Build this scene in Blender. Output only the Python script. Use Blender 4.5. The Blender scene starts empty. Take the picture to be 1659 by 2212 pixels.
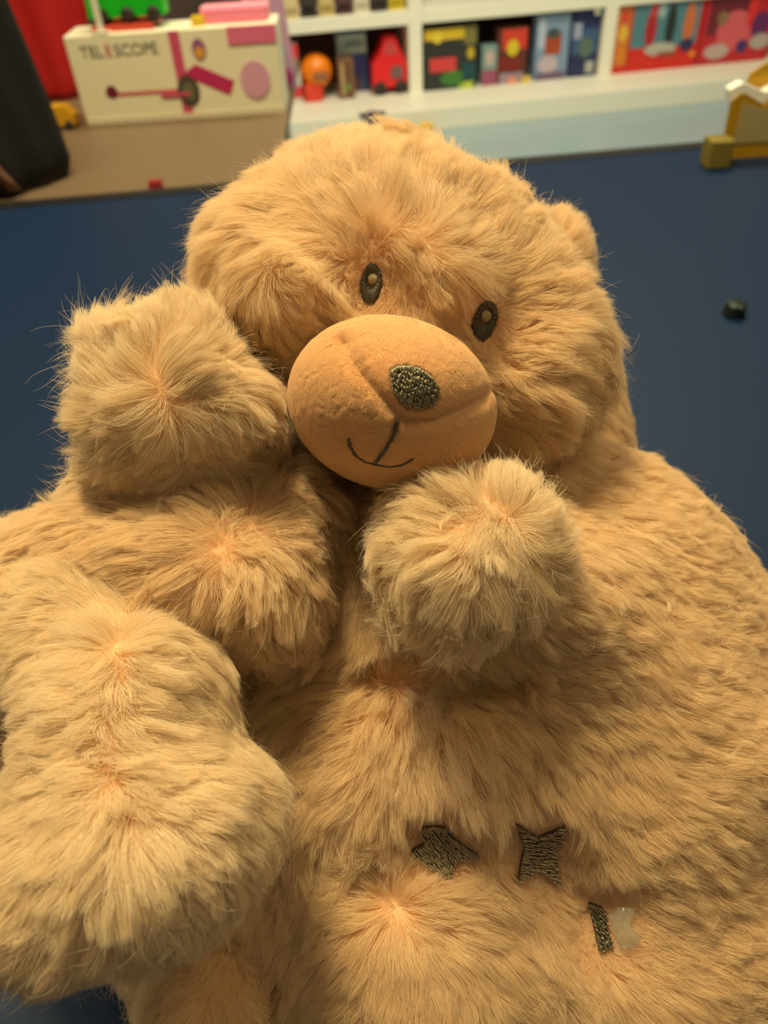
import bpy, math, random
import numpy as np
from mathutils import Vector, Matrix
from mathutils.kdtree import KDTree

rng = np.random.default_rng(7)
random.seed(7)
SC = bpy.context.scene
COL = SC.collection

# ------------------------------------------------------------------ camera
FPX, H, PITCH, ROLL = 1650.0, 0.48, math.radians(42), 0.065
cF = np.array([0, math.cos(PITCH), -math.sin(PITCH)])
_U0 = np.array([0, math.sin(PITCH), math.cos(PITCH)])
_X = np.array([1.0, 0, 0])
cU = _U0 * math.cos(ROLL) + _X * math.sin(ROLL)
cR = _X * math.cos(ROLL) - _U0 * math.sin(ROLL)
CAM = np.array([0, 0, H])
cd = bpy.data.cameras.new('camera')
cam = bpy.data.objects.new('camera', cd)
COL.objects.link(cam)
SC.camera = cam
cd.sensor_fit = 'VERTICAL'
cd.sensor_height = 36.0
cd.lens = FPX / 2212 * 36.0
cd.clip_start = 0.01
cd.clip_end = 60
cd.dof.use_dof = True
cd.dof.focus_distance = 0.262
cd.dof.aperture_fstop = (cd.lens / 1000.0) / 0.0026
M4 = Matrix.Identity(4)
for i in range(3):
    M4[i][0], M4[i][1], M4[i][2], M4[i][3] = cR[i], cU[i], -cF[i], CAM[i]
cam.matrix_world = M4

def P(px, py, t):
    """metric position seen at photo pixel (px,py) at optical depth t"""
    return CAM + t * (cF + (px - 829.5) / FPX * cR + (1106 - py) / FPX * cU)

def proj(p):
    d = p - CAM
    t = d @ cF
    return 829.5 + (d @ cR) / t * FPX, 1106 - (d @ cU) / t * FPX, t

# ------------------------------------------------------------------ world, light, exposure
SC.view_settings.view_transform = 'Standard'
SC.view_settings.look = 'None'
SC.view_settings.gamma = 1.0
SC.view_settings.use_curve_mapping = False
SC.view_settings.exposure = 0.0
w = bpy.data.worlds.new('world')
SC.world = w
w.use_nodes = True
w.node_tree.nodes['Background'].inputs[0].default_value = (1.0, 0.80, 0.50, 1)
w.node_tree.nodes['Background'].inputs[1].default_value = 0.17

def area(name, loc, target, size, power, col):
    l = bpy.data.lights.new(name, 'AREA')
    l.shape = 'RECTANGLE'
    l.size, l.size_y = size
    l.energy = power
    l.color = col
    o = bpy.data.objects.new(name, l)
    COL.objects.link(o)
    o.location = loc
    o.rotation_euler = (Vector(target) - Vector(loc)).to_track_quat('-Z', 'Y').to_euler()
    return o
WARM = (1.0, 0.80, 0.40)
area('ceiling_lamp', (-0.35, 0.85, 2.2), (0, 0.3, 0.1), (0.45, 0.45), 55, WARM)
area('ceiling_lamp', (1.3, 0.3, 2.3), (0, 0.3, 0.1), (0.6, 0.6), 12, WARM)
area('ceiling_lamp', (0.6, 2.6, 2.3), (0.6, 3.6, -0.5), (1.6, 0.6), 75, (1.0, 0.93, 0.66))
area('ceiling_lamp', (-1.0, 1.0, 2.3), (-0.6, 2.2, 0), (0.6, 0.6), 15, (1.0, 0.93, 0.66))
try:
    SC.cycles.max_bounces = 8
    SC.cycles.diffuse_bounces = 7
    SC.cycles.glossy_bounces = 4
    SC.cycles.transmission_bounces = 6
    SC.cycles.transparent_max_bounces = 6
    SC.cycles.use_adaptive_sampling = True
    SC.cycles.adaptive_threshold = 0.1
    SC.cycles.adaptive_min_samples = 12
    SC.cycles.caustics_reflective = False
    SC.cycles.caustics_refractive = False
    SC.cycles.sample_clamp_indirect = 6
except Exception:
    pass

# ------------------------------------------------------------------ materials
def mat(name, col, rough=0.6, metal=0.0, noise=None, bump=None, sheen=0.0, spec=0.5, trans=0.0, alpha=None, coat=0.0):
    m = bpy.data.materials.new(name)
    m.use_nodes = True
    nt = m.node_tree
    b = nt.nodes['Principled BSDF']
    b.inputs['Base Color'].default_value = (*col, 1)
    b.inputs['Roughness'].default_value = rough
    b.inputs['Metallic'].default_value = metal
    b.inputs['Specular IOR Level'].default_value = spec
    b.inputs['Sheen Weight'].default_value = sheen
    b.inputs['Coat Weight'].default_value = coat
    if sheen:
        b.inputs['Sheen Roughness'].default_value = 0.4
        b.inputs['Sheen Tint'].default_value = (1, 0.85, 0.7, 1)
    b.inputs['Transmission Weight'].default_value = trans
    tc = nt.nodes.new('ShaderNodeTexCoord')
    if noise:
        sc, amt = noise
        n = nt.nodes.new('ShaderNodeTexNoise')
        n.inputs['Scale'].default_value = sc
        n.inputs['Detail'].default_value = 4
        nt.links.new(tc.outputs['Object'], n.inputs['Vector'])
        mx = nt.nodes.new('ShaderNodeMix')
        mx.data_type = 'RGBA'
        mx.inputs[6].default_value = (*[c * (1 - amt) for c in col], 1)
        mx.inputs[7].default_value = (*[min(1, c * (1 + amt)) for c in col], 1)
        nt.links.new(n.outputs['Fac'], mx.inputs[0])
        nt.links.new(mx.outputs[2], b.inputs['Base Color'])
    if bump:
        sc, st = bump
        n = nt.nodes.new('ShaderNodeTexNoise')
        n.inputs['Scale'].default_value = sc
        n.inputs['Detail'].default_value = 3
        nt.links.new(tc.outputs['Object'], n.inputs['Vector'])
        bp = nt.nodes.new('ShaderNodeBump')
        bp.inputs['Strength'].default_value = st
        bp.inputs['Distance'].default_value = 0.0006
        nt.links.new(n.outputs['Fac'], bp.inputs['Height'])
        nt.links.new(bp.outputs['Normal'], b.inputs['Normal'])
    return m

def fur_mat(name, col, var=0.06, gloss=0.06):
    m = bpy.data.materials.new(name)
    m.use_nodes = True
    nt = m.node_tree
    nt.nodes.remove(nt.nodes['Principled BSDF'])
    out = nt.nodes['Material Output']
    hi = nt.nodes.new('ShaderNodeHairInfo')
    mx = nt.nodes.new('ShaderNodeMix')
    mx.data_type = 'RGBA'
    mx.inputs[6].default_value = (*[c * (1 - var) for c in col], 1)
    mx.inputs[7].default_value = (*[min(1, c * (1 + var)) for c in col], 1)
    nt.links.new(hi.outputs['Random'], mx.inputs[0])
    df = nt.nodes.new('ShaderNodeBsdfDiffuse')
    tr = nt.nodes.new('ShaderNodeBsdfTranslucent')
    hr = nt.nodes.new('ShaderNodeBsdfHair')
    hr.component = 'Reflection'
    hr.inputs['RoughnessU'].default_value = 0.25
    hr.inputs['RoughnessV'].default_value = 0.5
    hr.inputs['Color'].default_value = (0.95, 0.85, 0.7, 1)
    a = nt.nodes.new('ShaderNodeMixShader'); a.inputs[0].default_value = 0.5
    b = nt.nodes.new('ShaderNodeMixShader'); b.inputs[0].default_value = gloss
    nt.links.new(mx.outputs[2], df.inputs['Color'])
    nt.links.new(mx.outputs[2], tr.inputs['Color'])
    nt.links.new(df.outputs[0], a.inputs[1]); nt.links.new(tr.outputs[0], a.inputs[2])
    nt.links.new(a.outputs[0], b.inputs[1]); nt.links.new(hr.outputs[0], b.inputs[2])
    nt.links.new(b.outputs[0], out.inputs['Surface'])
    return m

M = {
    'skin': mat('knitted_backing', (0.86, 0.54, 0.31), 0.9, noise=(300, 0.08), sheen=0.3),
    'fur': fur_mat('peach_fur', (0.985, 0.80, 0.56)),
    'fur_cream': fur_mat('cream_fur', (0.985, 0.83, 0.615)),
    'velour': mat('peach_velour', (0.88, 0.63, 0.37), 0.85, noise=(900, 0.04), bump=(2600, 0.06), sheen=0.6),
    'fuzz': fur_mat('velour_nap', (0.95, 0.73, 0.455), gloss=0.03),
    'thread_dark': mat('charcoal_thread', (0.075, 0.065, 0.045), 0.5, sheen=0.2),
    'thread_taupe': mat('taupe_thread', (0.34, 0.265, 0.16), 0.4, sheen=0.2),
    'thread_pale': mat('pale_thread', (0.40, 0.33, 0.19), 0.5),
    'thread_metal': mat('metallic_thread', (0.30, 0.265, 0.18), 0.28, metal=0.85),
    'pad': mat('embroidery_backing', (0.11, 0.085, 0.055), 0.7),
}

# ------------------------------------------------------------------ object helpers
def tag(o, label=None, cat=None, group=None, kind=None):
    if label: o['label'] = label
    if cat: o['category'] = cat
    if group: o['group'] = group
    if kind: o['kind'] = kind
    return o

def empty(name, loc, **k):
    o = bpy.data.objects.new(name, None)
    COL.objects.link(o)
    o.location = tuple(loc)
    o.empty_display_size = 0.02
    return tag(o, **k)

def world_loc(o):
    v = Vector((0, 0, 0))
    while o is not None:
        v = v + o.location
        o = o.parent
    return v

def link(name, data, m, parent=None, world=True):
    o = bpy.data.objects.new(name, data)
    COL.objects.link(o)
    if m is not None:
        data.materials.append(m)
    if parent is not None:
        o.parent = parent
        if world:   # geometry given in world metres
            o.location = -world_loc(parent)
    return o

def mesh_np(name, V, Fc, smooth=True):
    me = bpy.data.meshes.new(name)
    me.from_pydata([tuple(v) for v in V] if not isinstance(V, list) else V, [], [tuple(f) for f in Fc])
    if smooth:
        me.polygons.foreach_set('use_smooth', [True] * len(me.polygons))
    me.update()
    return me

# ------------------------------------------------------------------ implicit shapes
class Blob:
    """smooth union of ellipsoids, given by the photo pixel of the centre, its depth and half sizes"""
    def __init__(self, k=0.012):
        self.e = []
        self.k = k
        self.dents = []
        self.flat = True
    def add(self, px, py, t, a, b, c, phi=0.0, tilt=0.0, pan=0.0):
        ctr = P(px, py, t)
        s = t / FPX
        r = np.array([a * s, b * s, c])
        A = cR * math.cos(phi) - cU * math.sin(phi)
        B = cR * math.sin(phi) + cU * math.cos(phi)
        N = -cF
        if pan:
            A, N = A * math.cos(pan) - N * math.sin(pan), N * math.cos(pan) + A * math.sin(pan)
        if tilt:
            B, N = B * math.cos(tilt) - N * math.sin(tilt), N * math.cos(tilt) + B * math.sin(tilt)
        self.e.append((ctr, np.stack([A, B, N]), r))
        return self
    def addw(self, ctr, r, rot=None):
        self.e.append((np.array(ctr, float), np.eye(3) if rot is None else rot, np.array(r, float)))
        return self
    def dent(self, px, py, t, rad, depth):
        self.dents.append((P(px, py, t), rad, depth))
        return self
    def crease(self, pts, rad, depth):
        P3 = [P(*q) for q in pts]
        for a, b in zip(P3[:-1], P3[1:]):
            n = max(1, int(np.linalg.norm(b - a) / (rad * 0.6)))
            for i in range(n):
                self.dents.append((a + (b - a) * i / n, rad, depth * 0.5))
        return self
    def __call__(self, p):
        d = None
        for ctr, Rm, r in self.e:
            q = (p - ctr) @ Rm.T
            k0 = np.linalg.norm(q / r, axis=1)
            k1 = np.linalg.norm(q / (r * r), axis=1) + 1e-9
            di = k0 * (k0 - 1.0) / k1
            di = np.where(k0 < 0.05, -r.min(), di)
            if d is None:
                d = di
            else:
                h = np.clip(0.5 + 0.5 * (d - di) / self.k, 0, 1)
                d = d * (1 - h) + di * h - self.k * h * (1 - h)
        if self.dents:
            e = np.zeros(len(p))
            for c, rad, dep in self.dents:
                g = dep * np.exp(-((p - c) ** 2).sum(1) / (rad * rad))
                e = np.maximum(e, g) if dep > 0 else e
                if dep < 0:
                    d = d + g
            d = d + e
        if self.flat:
            d = np.maximum(d, 0.006 - p[:, 2])
        return d
    def grad(self, p, e=4e-4):
        g = np.stack([self(p + np.eye(3)[i] * e) - self(p - np.eye(3)[i] * e) for i in range(3)], 1)
        return g / (np.linalg.norm(g, axis=1, keepdims=True) + 1e-9)
    def bounds(self):
        lo = np.full(3, 9.0); hi = -lo
        for ctr, Rm, r in self.e:
            h = np.sqrt(((Rm * r[:, None]) ** 2).sum(0))
            lo = np.minimum(lo, ctr - h); hi = np.maximum(hi, ctr + h)
        return lo - 0.008, hi + 0.008

def surface_net(fn, lo, hi, h):
    n = np.ceil((hi - lo) / h).astype(int) + 1
    ax = [lo[i] + np.arange(n[i]) * h for i in range(3)]
    G = np.empty(n)
    for i, x in enumerate(ax[0]):
        Y, Z = np.meshgrid(ax[1], ax[2], indexing='ij')
        q = np.stack([np.full(Y.size, x), Y.ravel(), Z.ravel()], 1)
        G[i] = fn(q).reshape(Y.shape)
    S = G < 0
    c = np.zeros(np.array(n) - 1, int)
    for dx in (0, 1):
        for dy in (0, 1):
            for dz in (0, 1):
                c += S[dx:n[0] - 1 + dx, dy:n[1] - 1 + dy, dz:n[2] - 1 + dz]
    act = (c > 0) & (c < 8)
    idx = np.full(act.shape, -1)
    idx[act] = np.arange(act.sum())
    V = lo + (np.argwhere(act) + 0.5) * h
    for _ in range(4):
        d = fn(V)
        g = np.stack([fn(V + np.eye(3)[i] * 3e-4) - fn(V - np.eye(3)[i] * 3e-4) for i in range(3)], 1) / 6e-4
        V = V - np.clip(d, -h, h)[:, None] * g / ((g * g).sum(1, keepdims=True) + 1e-6)
    Q = []
    for a in range(3):
        b, d = (a + 1) % 3, (a + 2) % 3
        s0 = [slice(None)] * 3; s1 = [slice(None)] * 3
        s0[a] = slice(0, n[a] - 1); s1[a] = slice(1, n[a])
        A, B = S[tuple(s0)], S[tuple(s1)]
        E = np.argwhere(A != B)
        ok = (E[:, b] > 0) & (E[:, d] > 0) & (E[:, b] < n[b] - 1) & (E[:, d] < n[d] - 1)
        E = E[ok]
        fl = A[tuple(E.T)]
        def at(ob, od):
            e = E.copy(); e[:, b] += ob; e[:, d] += od
            return idx[tuple(e.T)]
        q = np.stack([at(-1, -1), at(0, -1), at(0, 0), at(-1, 0)], 1)
        q[~fl] = q[~fl][:, ::-1]
        Q.append(q)
    Q = np.concatenate(Q)
    Q = Q[(Q >= 0).all(1)]
    return V, Q

def sample_surface(V, Q, n):
    T = np.concatenate([Q[:, [0, 1, 2]], Q[:, [0, 2, 3]]])
    a, b, c = V[T[:, 0]], V[T[:, 1]], V[T[:, 2]]
    ar = np.linalg.norm(np.cross(b - a, c - a), axis=1) / 2
    i = rng.choice(len(T), n, p=ar / ar.sum())
    u, v = rng.random(n), rng.random(n)
    fl = u + v > 1
    u[fl], v[fl] = 1 - u[fl], 1 - v[fl]
    return a[i] + (b[i] - a[i]) * u[:, None] + (c[i] - a[i]) * v[:, None], ar.sum()

def in_poly(x, y, poly):
    x, y = np.asarray(x, float), np.asarray(y, float)
    c = np.zeros(x.shape, bool)
    j = len(poly) - 1
    for i in range(len(poly)):
        (xi, yi), (xj, yj) = poly[i], poly[j]
        hitc = ((yi > y) != (yj > y)) & (x < (xj - xi) * (y - yi) / (yj - yi + 1e-12) + xi)
        c ^= hitc
        j = i
    return c

def oval(cx, cy, rx, ry, tilt, n=24):
    return [(cx + rx * math.cos(a) * math.cos(tilt) - ry * math.sin(a) * math.sin(tilt), cy + rx * math.cos(a) * math.sin(tilt) + ry * math.sin(a) * math.cos(tilt))
            for a in np.linspace(0, 2 * math.pi, n, endpoint=False)]

def guide_dir(p, guides, power=4.2):
    """comb direction: guides = (px,py,dx,dy[,w]) read off the photo, blended by distance"""
    x, y, t = proj(p)
    D = np.zeros((len(p), 2)); W = np.zeros(len(p))
    for g in guides:
        if g[0] == 'whorl':
            _, gx, gy, rad, wt = g
            dx, dy = x - gx, y - gy
            r = np.sqrt(dx * dx + dy * dy) + 1e-3
            wgt = wt * 1.0 / (np.maximum(r, 12) / 100.0) ** power * np.exp(-(r / rad) ** 2) * 3
            D += np.stack([dx / r, dy / r], 1) * wgt[:, None]
        else:
            gx, gy, vx, vy = g[:4]
            wt = g[4] if len(g) > 4 else 1.0
            r = np.sqrt((x - gx) ** 2 + (y - gy) ** 2) + 12
            wgt = wt / (r / 100.0) ** power
            n = math.hypot(vx, vy)
            D += np.stack([np.full(len(p), vx / n), np.full(len(p), vy / n)], 1) * wgt[:, None]
        W += wgt
    m = np.linalg.norm(D, axis=1) / W
    D /= (np.linalg.norm(D, axis=1, keepdims=True) + 1e-9)
    return D[:, :1] * cR - D[:, 1:] * cU, m

def clusters(p, n):
    """assign every point to the nearest of n random points; returns index into p"""
    ci = rng.choice(len(p), min(n, len(p)), replace=False)
    kd = KDTree(len(ci))
    for j, i in enumerate(ci):
        kd.insert(Vector(p[i]), j)
    kd.balance()
    f = kd.find
    a = np.fromiter((f(q)[1] for q in p.tolist()), int, len(p))
    return ci, a

def smooth_noise(p, scale, seed):
    r = np.random.default_rng(seed)
    out = np.zeros((len(p), 3))
    for k in range(5):
        K = r.normal(size=(3, 3)) / scale
        ph = r.random(3) * 6.28
        out += np.sin(p @ K.T + ph)
    return out / 2.2

ALL = []   # every plush part shape, used to keep roots and strands out of each other

def grow(owner_name, shape, V, Q, parent, guides, m, density=5.0e6, length=0.017, lift=0.35, tuft=0.006,
         clump=0.55, others=(), lenfn=None, maskfn=None, width=0.00006, name='fur', messy=0.15, fly=0.02, K=6, curl=0.0012, push=True, clear=()):
    pts, A = sample_surface(V, Q, int(density * 1.0 * (lambda a: a)(sum_area(V, Q))))
    n = shape.grad(pts)
    x, y, t = proj(pts)
    view = (CAM - pts); view /= np.linalg.norm(view, axis=1, keepdims=True)
    facing = (n * view).sum(1)
    keep = np.ones(len(pts), bool)
    for o in others:
        keep &= o(pts) > -0.002
    off = (x < -160) | (x > 1820) | (y < -100) | (y > 2380) | (t < 0.05)
    pr = np.where(facing > -0.35, 1.0, 0.22) * np.where(off, 0.12, 1.0)
    keep &= rng.random(len(pts)) < pr
    if maskfn is not None:
        keep &= rng.random(len(pts)) < maskfn(x, y, facing)
    keep &= pts[:, 2] > 0.010
    pts, n, x, y = pts[keep], n[keep], x[keep], y[keep]
    N = len(pts)
    if N < 50:
        return None
    d, conf = guide_dir(pts, guides)
    L = np.full(N, length)
    if lenfn is not None:
        L = L * lenfn(x, y)
    # tuft-scale variation
    area_ = A * keep.mean() if A else 0
    ci, ca = clusters(pts, max(20, int(N / (density * tuft * tuft))))
    wob = rng.normal(size=(len(ci), 3)) * messy * 1.05
    d = d + wob[ca] + smooth_noise(pts, 0.009, 3) * messy * 0.9 + rng.normal(size=(N, 3)) * 0.10
    tl = rng.normal(size=len(ci)) * 0.13
    L = L * (1 + np.clip(tl[ca], -0.4, 0.35)) * (1 + rng.normal(size=N) * 0.09)
    lf = lift * (1.0 + 0.35 * smooth_noise(pts, 0.012, 5)[:, 0]) + (1 - np.clip(conf, 0, 1)) * 0.9
    lf = np.clip(lf, 0.08, 1.4)
    flm = rng.random(N) < fly
    L = np.where(flm, L * rng.uniform(1.1, 1.5, N), L)
    d[flm] += rng.normal(size=(flm.sum(), 3)) * 0.5
    tdir = d - n * (d * n).sum(1, keepdims=True)
    tdir /= (np.linalg.norm(tdir, axis=1, keepdims=True) + 1e-9)
    S = np.empty((N, K, 3))
    S[:, 0] = pts - n * 0.0005
    ph = rng.random((N, 3)) * 6.28
    cur = pts.copy()
    step = (L / (K - 1))[:, None]
    for k in range(1, K):
        u = k / (K - 1)
        # starts upright in the pile, lies over along the comb direction
        a = lf * (1.75 - 1.45 * u)
        v = tdir + n * a[:, None]
        v /= np.linalg.norm(v, axis=1, keepdims=True)
        cur = cur + v * step
        S[:, k] = cur + np.sin(ph + u * 5.0) * curl * u
    # clump: strands of a tuft draw together towards their middle strand's line
    if clump > 0:
        ci2, ca2 = clusters(pts, max(20, int(N / (density * (tuft * 0.42) ** 2))))
        for (c_i, c_a, amt) in ((ci, ca, clump * 0.62), (ci2, ca2, clump)):
            am = (amt * rng.uniform(0.55, 1.15, len(c_i)))[c_a]
            am = np.where(flm, am * 0.25, np.minimum(am, 0.92))
            G = S[c_i][c_a]
            for k in range(1, K):
                u = k / (K - 1)
                wk = (am * u ** 1.3)[:, None]
                S[:, k] = S[:, k] * (1 - wk) + G[:, k] * wk
    if clear:
        gone = np.zeros(N, bool)
        for k in range(2, K):
            kx, ky, kt = proj(S[:, k])
            for poly, p_ in clear:
                gone |= in_poly(kx, ky, poly) & (rng.random(N) < p_)
        S = S[~gone]; N = len(S)
    if push:
        for o in [shape] + list(others):
            for k in range(1, K):
                q = S[:, k]
                s = o(q)
                bad = s < 0.0012
                if bad.any():
                    g = o.grad(q[bad])
                    S[bad, k] = q[bad] + g * (0.0016 - s[bad])[:, None]
    np.clip(S[:, :, 2], 0.0015, None, out=S[:, :, 2])
    cu = bpy.data.hair_curves.new(name)
    cu.add_curves([K] * N)
    cu.attributes['position'].data.foreach_set('vector', S.reshape(-1).astype(np.float32))
    at = cu.attributes.get('radius') or cu.attributes.new('radius', 'FLOAT', 'POINT')
    prof = np.interp(np.linspace(0, 1, K), [0, 0.5, 1], [1.0, 0.85, 0.22])
    rad = (width * rng.uniform(0.75, 1.2, N))[:, None] * prof[None]
    at.data.foreach_set('value', rad.reshape(-1).astype(np.float32))
    o = link(name, cu, m, parent)
    print('FUR', owner_name, N)
    return o

def sum_area(V, Q):
    T = np.concatenate([Q[:, [0, 1, 2]], Q[:, [0, 2, 3]]])
    a, b, c = V[T[:, 0]], V[T[:, 1]], V[T[:, 2]]
    return float(np.linalg.norm(np.cross(b - a, c - a), axis=1).sum() / 2)

def hit(shape, px, py, t0=0.12, t1=0.6):
    """surface point of the shape seen at the pixel(s)"""
    px, py = np.atleast_1d(px).astype(float), np.atleast_1d(py).astype(float)
    d = cF + ((px - 829.5) / FPX)[:, None] * cR + ((1106 - py) / FPX)[:, None] * cU
    t = np.full(len(px), t0)
    for _ in range(90):
        s = shape(CAM + d * t[:, None])
        t = np.minimum(t + s * 0.7, t1)
    return CAM + d * t[:, None]

def threads(paths, r, sides=5):
    """many small tubes in one mesh; paths = list of (k,3) arrays"""
    V, Fc = [], []
    for pth in paths:
        pth = np.asarray(pth)
        k = len(pth)
        tg = np.gradient(pth, axis=0)
        tg /= (np.linalg.norm(tg, axis=1, keepdims=True) + 1e-12)
        ref = cF if abs(tg[0] @ cF) < 0.9 else cU
        a = np.cross(tg, ref); a /= (np.linalg.norm(a, axis=1, keepdims=True) + 1e-12)
        b = np.cross(tg, a)
        base = len(V)
        rr = r if np.isscalar(r) else random.choice(r)
        for i in range(k):
            ri = rr * (0.45 if i in (0, k - 1) else 1.0)
            for s in range(sides):
                an = 2 * math.pi * s / sides
                V.append(tuple(pth[i] + ri * (a[i] * math.cos(an) + b[i] * math.sin(an))))
        for i in range(k - 1):
            for s in range(sides):
                s2 = (s + 1) % sides
                Fc.append((base + i * sides + s, base + i * sides + s2, base + (i + 1) * sides + s2, base + (i + 1) * sides + s))
        Fc.append(tuple(base + s for s in range(sides))[::-1])
        Fc.append(tuple(base + (k - 1) * sides + s for s in range(sides)))
    return V, Fc

# ================================================================== THE SETTING
def box(name, x0, x1, y0, y1, z0, z1, m, parent=None, bevel=0.0, **k):
    V = [(x, y, z) for x in (x0, x1) for y in (y0, y1) for z in (z0, z1)]
    Fc = [(0, 1, 3, 2), (4, 6, 7, 5), (0, 4, 5, 1), (2, 3, 7, 6), (0, 2, 6, 4), (1, 5, 7, 3)]
    me = mesh_np(name, V, Fc, False)
    o = link(name, me, m, parent, world=False)
    if bevel:
        b = o.modifiers.new('bevel', 'BEVEL'); b.width = bevel; b.segments = 3
    return tag(o, **k)

def col(r, g, b):
    """sRGB 0-255 to linear"""
    return tuple(((c / 255) / 12.92 if c / 255 <= 0.04045 else ((c / 255 + 0.055) / 1.055) ** 2.4) for c in (r, g, b))
_mc = {}
def cm(r, g, b, rough=0.5, **k):
    key = (r, g, b, rough)
    if key not in _mc:
        _mc[key] = mat('paint_%d_%d_%d' % (r, g, b), col(r, g, b), rough, **k)
    return _mc[key]
def prism(name, pts, y0, y1, m, parent=None, **k):
    """outline in x,z pushed from y0 to y1"""
    n = len(pts)
    V = [(x, y0, z) for x, z in pts] + [(x, y1, z) for x, z in pts]
    Fc = [tuple(range(n)), tuple(range(2 * n - 1, n - 1, -1))] + [((i + 1) % n, i, n + i, n + (i + 1) % n) for i in range(n)]
    return tag(link(name, mesh_np(name, V, Fc, False), m, parent, world=False), **k)
def disc_pts(cx, cz, rx, rz, n=20, rot=0.0):
    return [(cx + rx * math.cos(a) * math.cos(rot) - rz * math.sin(a) * math.sin(rot), cz + rx * math.cos(a) * math.sin(rot) + rz * math.sin(a) * math.cos(rot))
            for a in [2 * math.pi * i / n for i in range(n)]]
def prints(name, shapes, y, parent, label=None):
    """printed areas on the front of a pack: one thin mesh, one material per ink"""
    V, Fc, mi, mats = [], [], [], []
    for j, (pts, c) in enumerate(shapes):
        mm = cm(*c)
        if mm not in mats: mats.append(mm)
        b = len(V)
        V += [(x, y - 0.0004 - 0.0003 * j, z) for x, z in pts] + [(x, y, z) for x, z in pts]
        n = len(pts)
        Fc.append(tuple(range(b, b + n))); mi.append(mats.index(mm))
        for i in range(n):
            Fc.append((b + (i + 1) % n, b + i, b + n + i, b + n + (i + 1) % n)); mi.append(mats.index(mm))
    me = mesh_np(name, V, Fc, False)
    o = bpy.data.objects.new(name, me); COL.objects.link(o)
    for mm in mats: me.materials.append(mm)
    me.polygons.foreach_set('material_index', mi)
    o.parent = parent
    if label: o['label'] = label
    return o
def rect(x0, x1, z0, z1): return [(x0, z0), (x1, z0), (x1, z1), (x0, z1)]
def ball(name, c, r, m, parent=None, seg=20, **k):
    V = []; Fc = []
    for i in range(seg // 2 + 1):
        th = math.pi * i / (seg // 2)
        for j in range(seg):
            ph = 2 * math.pi * j / seg
            V.append((c[0] + r[0] * math.sin(th) * math.cos(ph), c[1] + r[1] * math.sin(th) * math.sin(ph), c[2] + r[2] * math.cos(th)))
    for i in range(seg // 2):
        for j in range(seg):
            Fc.append((i * seg + j, (i + 1) * seg + j, (i + 1) * seg + (j + 1) % seg, i * seg + (j + 1) % seg))
    return tag(link(name, mesh_np(name, V, Fc), m, parent, world=False), **k)
def wheel(name, x, y, z, r, wd, parent):
    n = 20
    V = []; Fc = []
    prof = [(0, -wd / 2), (r * 0.5, -wd / 2 - 0.002), (r * 0.9, -wd / 2), (r, -wd * 0.3), (r, wd * 0.3), (r * 0.9, wd / 2), (0, wd / 2)]
    for rr, yy in prof:
        for j in range(n):
            a = 2 * math.pi * j / n
            V.append((x + rr * math.cos(a), y + yy, z + rr * math.sin(a)))
    for i in range(len(prof) - 1):
        for j in range(n):
            Fc.append((i * n + j, i * n + (j + 1) % n, (i + 1) * n + (j + 1) % n, (i + 1) * n + j))
    return link(name, mesh_np(name, V, Fc), cm(45, 40, 38, 0.7), parent, world=False)

# ---- structure
FZ = -0.6
box('floor', -3, 4, -1.6, 6.5, FZ - 0.05, FZ, mat('grey_blue_vinyl', col(150, 172, 182), 0.35, noise=(3, 0.05)), kind='structure')
box('wall_back', -3, 4, 4.75, 4.85, FZ, 2.6, mat('dim_wall', col(90, 70, 62), 0.9), kind='structure')
box('wall_left', -3.1, -3, -1.6, 4.85, FZ, 2.6, mat('side_wall', col(150, 140, 125), 0.9), kind='structure')
box('wall_right', 4, 4.1, -1.6, 4.85, FZ, 2.6, mat('side_wall_far', col(150, 140, 125), 0.9), kind='structure')

# ---- blue table
m_blue = mat('blue_laminate', (0.0052, 0.0188, 0.060), 0.5, noise=(40, 0.06), spec=0.2)
tb = empty('table', (0, 0.5, FZ), label='dark blue laminate table under the peach bear', cat='table')
V = [(-1.3, -0.75, 0), (1.3, -0.75, 0), (1.3, 1.53, 0), (-1.3, 1.365, 0)]
me_ = mesh_np('table_top', V + [(x, y, -0.028) for x, y, z in V], [(0, 1, 2, 3), (7, 6, 5, 4), (1, 0, 4, 5), (2, 1, 5, 6), (3, 2, 6, 7), (0, 3, 7, 4)], False)
link('table_top', me_, m_blue, tb)
E_ = [(-1.3, -0.75), (1.3, -0.75), (1.3, 1.53), (-1.3, 1.365)]
o = []
for (x, y) in E_:
    l_ = math.hypot(x, y - 0.35)
    o.append((x + 0.007 * np.sign(x), y + 0.034 * np.sign(y - 0.35)))  # black trim, its extra width in y stands in for the gap's shadow
nv = 4
Vb = [(x, y, 0.0015) for x, y in E_] + [(x, y, 0.0015) for x, y in o] + [(x, y, -0.03) for x, y in o] + [(x, y, -0.03) for x, y in E_]
Fb = []
for i in range(4):
    j = (i + 1) % 4
    Fb += [(i, j, nv + j, nv + i)[::-1], (nv + i, nv + j, 2 * nv + j, 2 * nv + i)[::-1], (2 * nv + i, 2 * nv + j, 3 * nv + j, 3 * nv + i)[::-1], (3 * nv + i, 3 * nv + j, j, i)[::-1]]
link('edge_and_gap_shade', mesh_np('edge_and_gap_shade', Vb, Fb, False), cm(14, 14, 16, 0.5), tb)
for x in (-1.2, 1.2):
    for y in (-0.65, 1.25):
        o_ = box('leg', x - 0.03, x + 0.03, y - 0.53, y - 0.47, 0, 0.572, cm(60, 62, 66, 0.4), tb)

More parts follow.
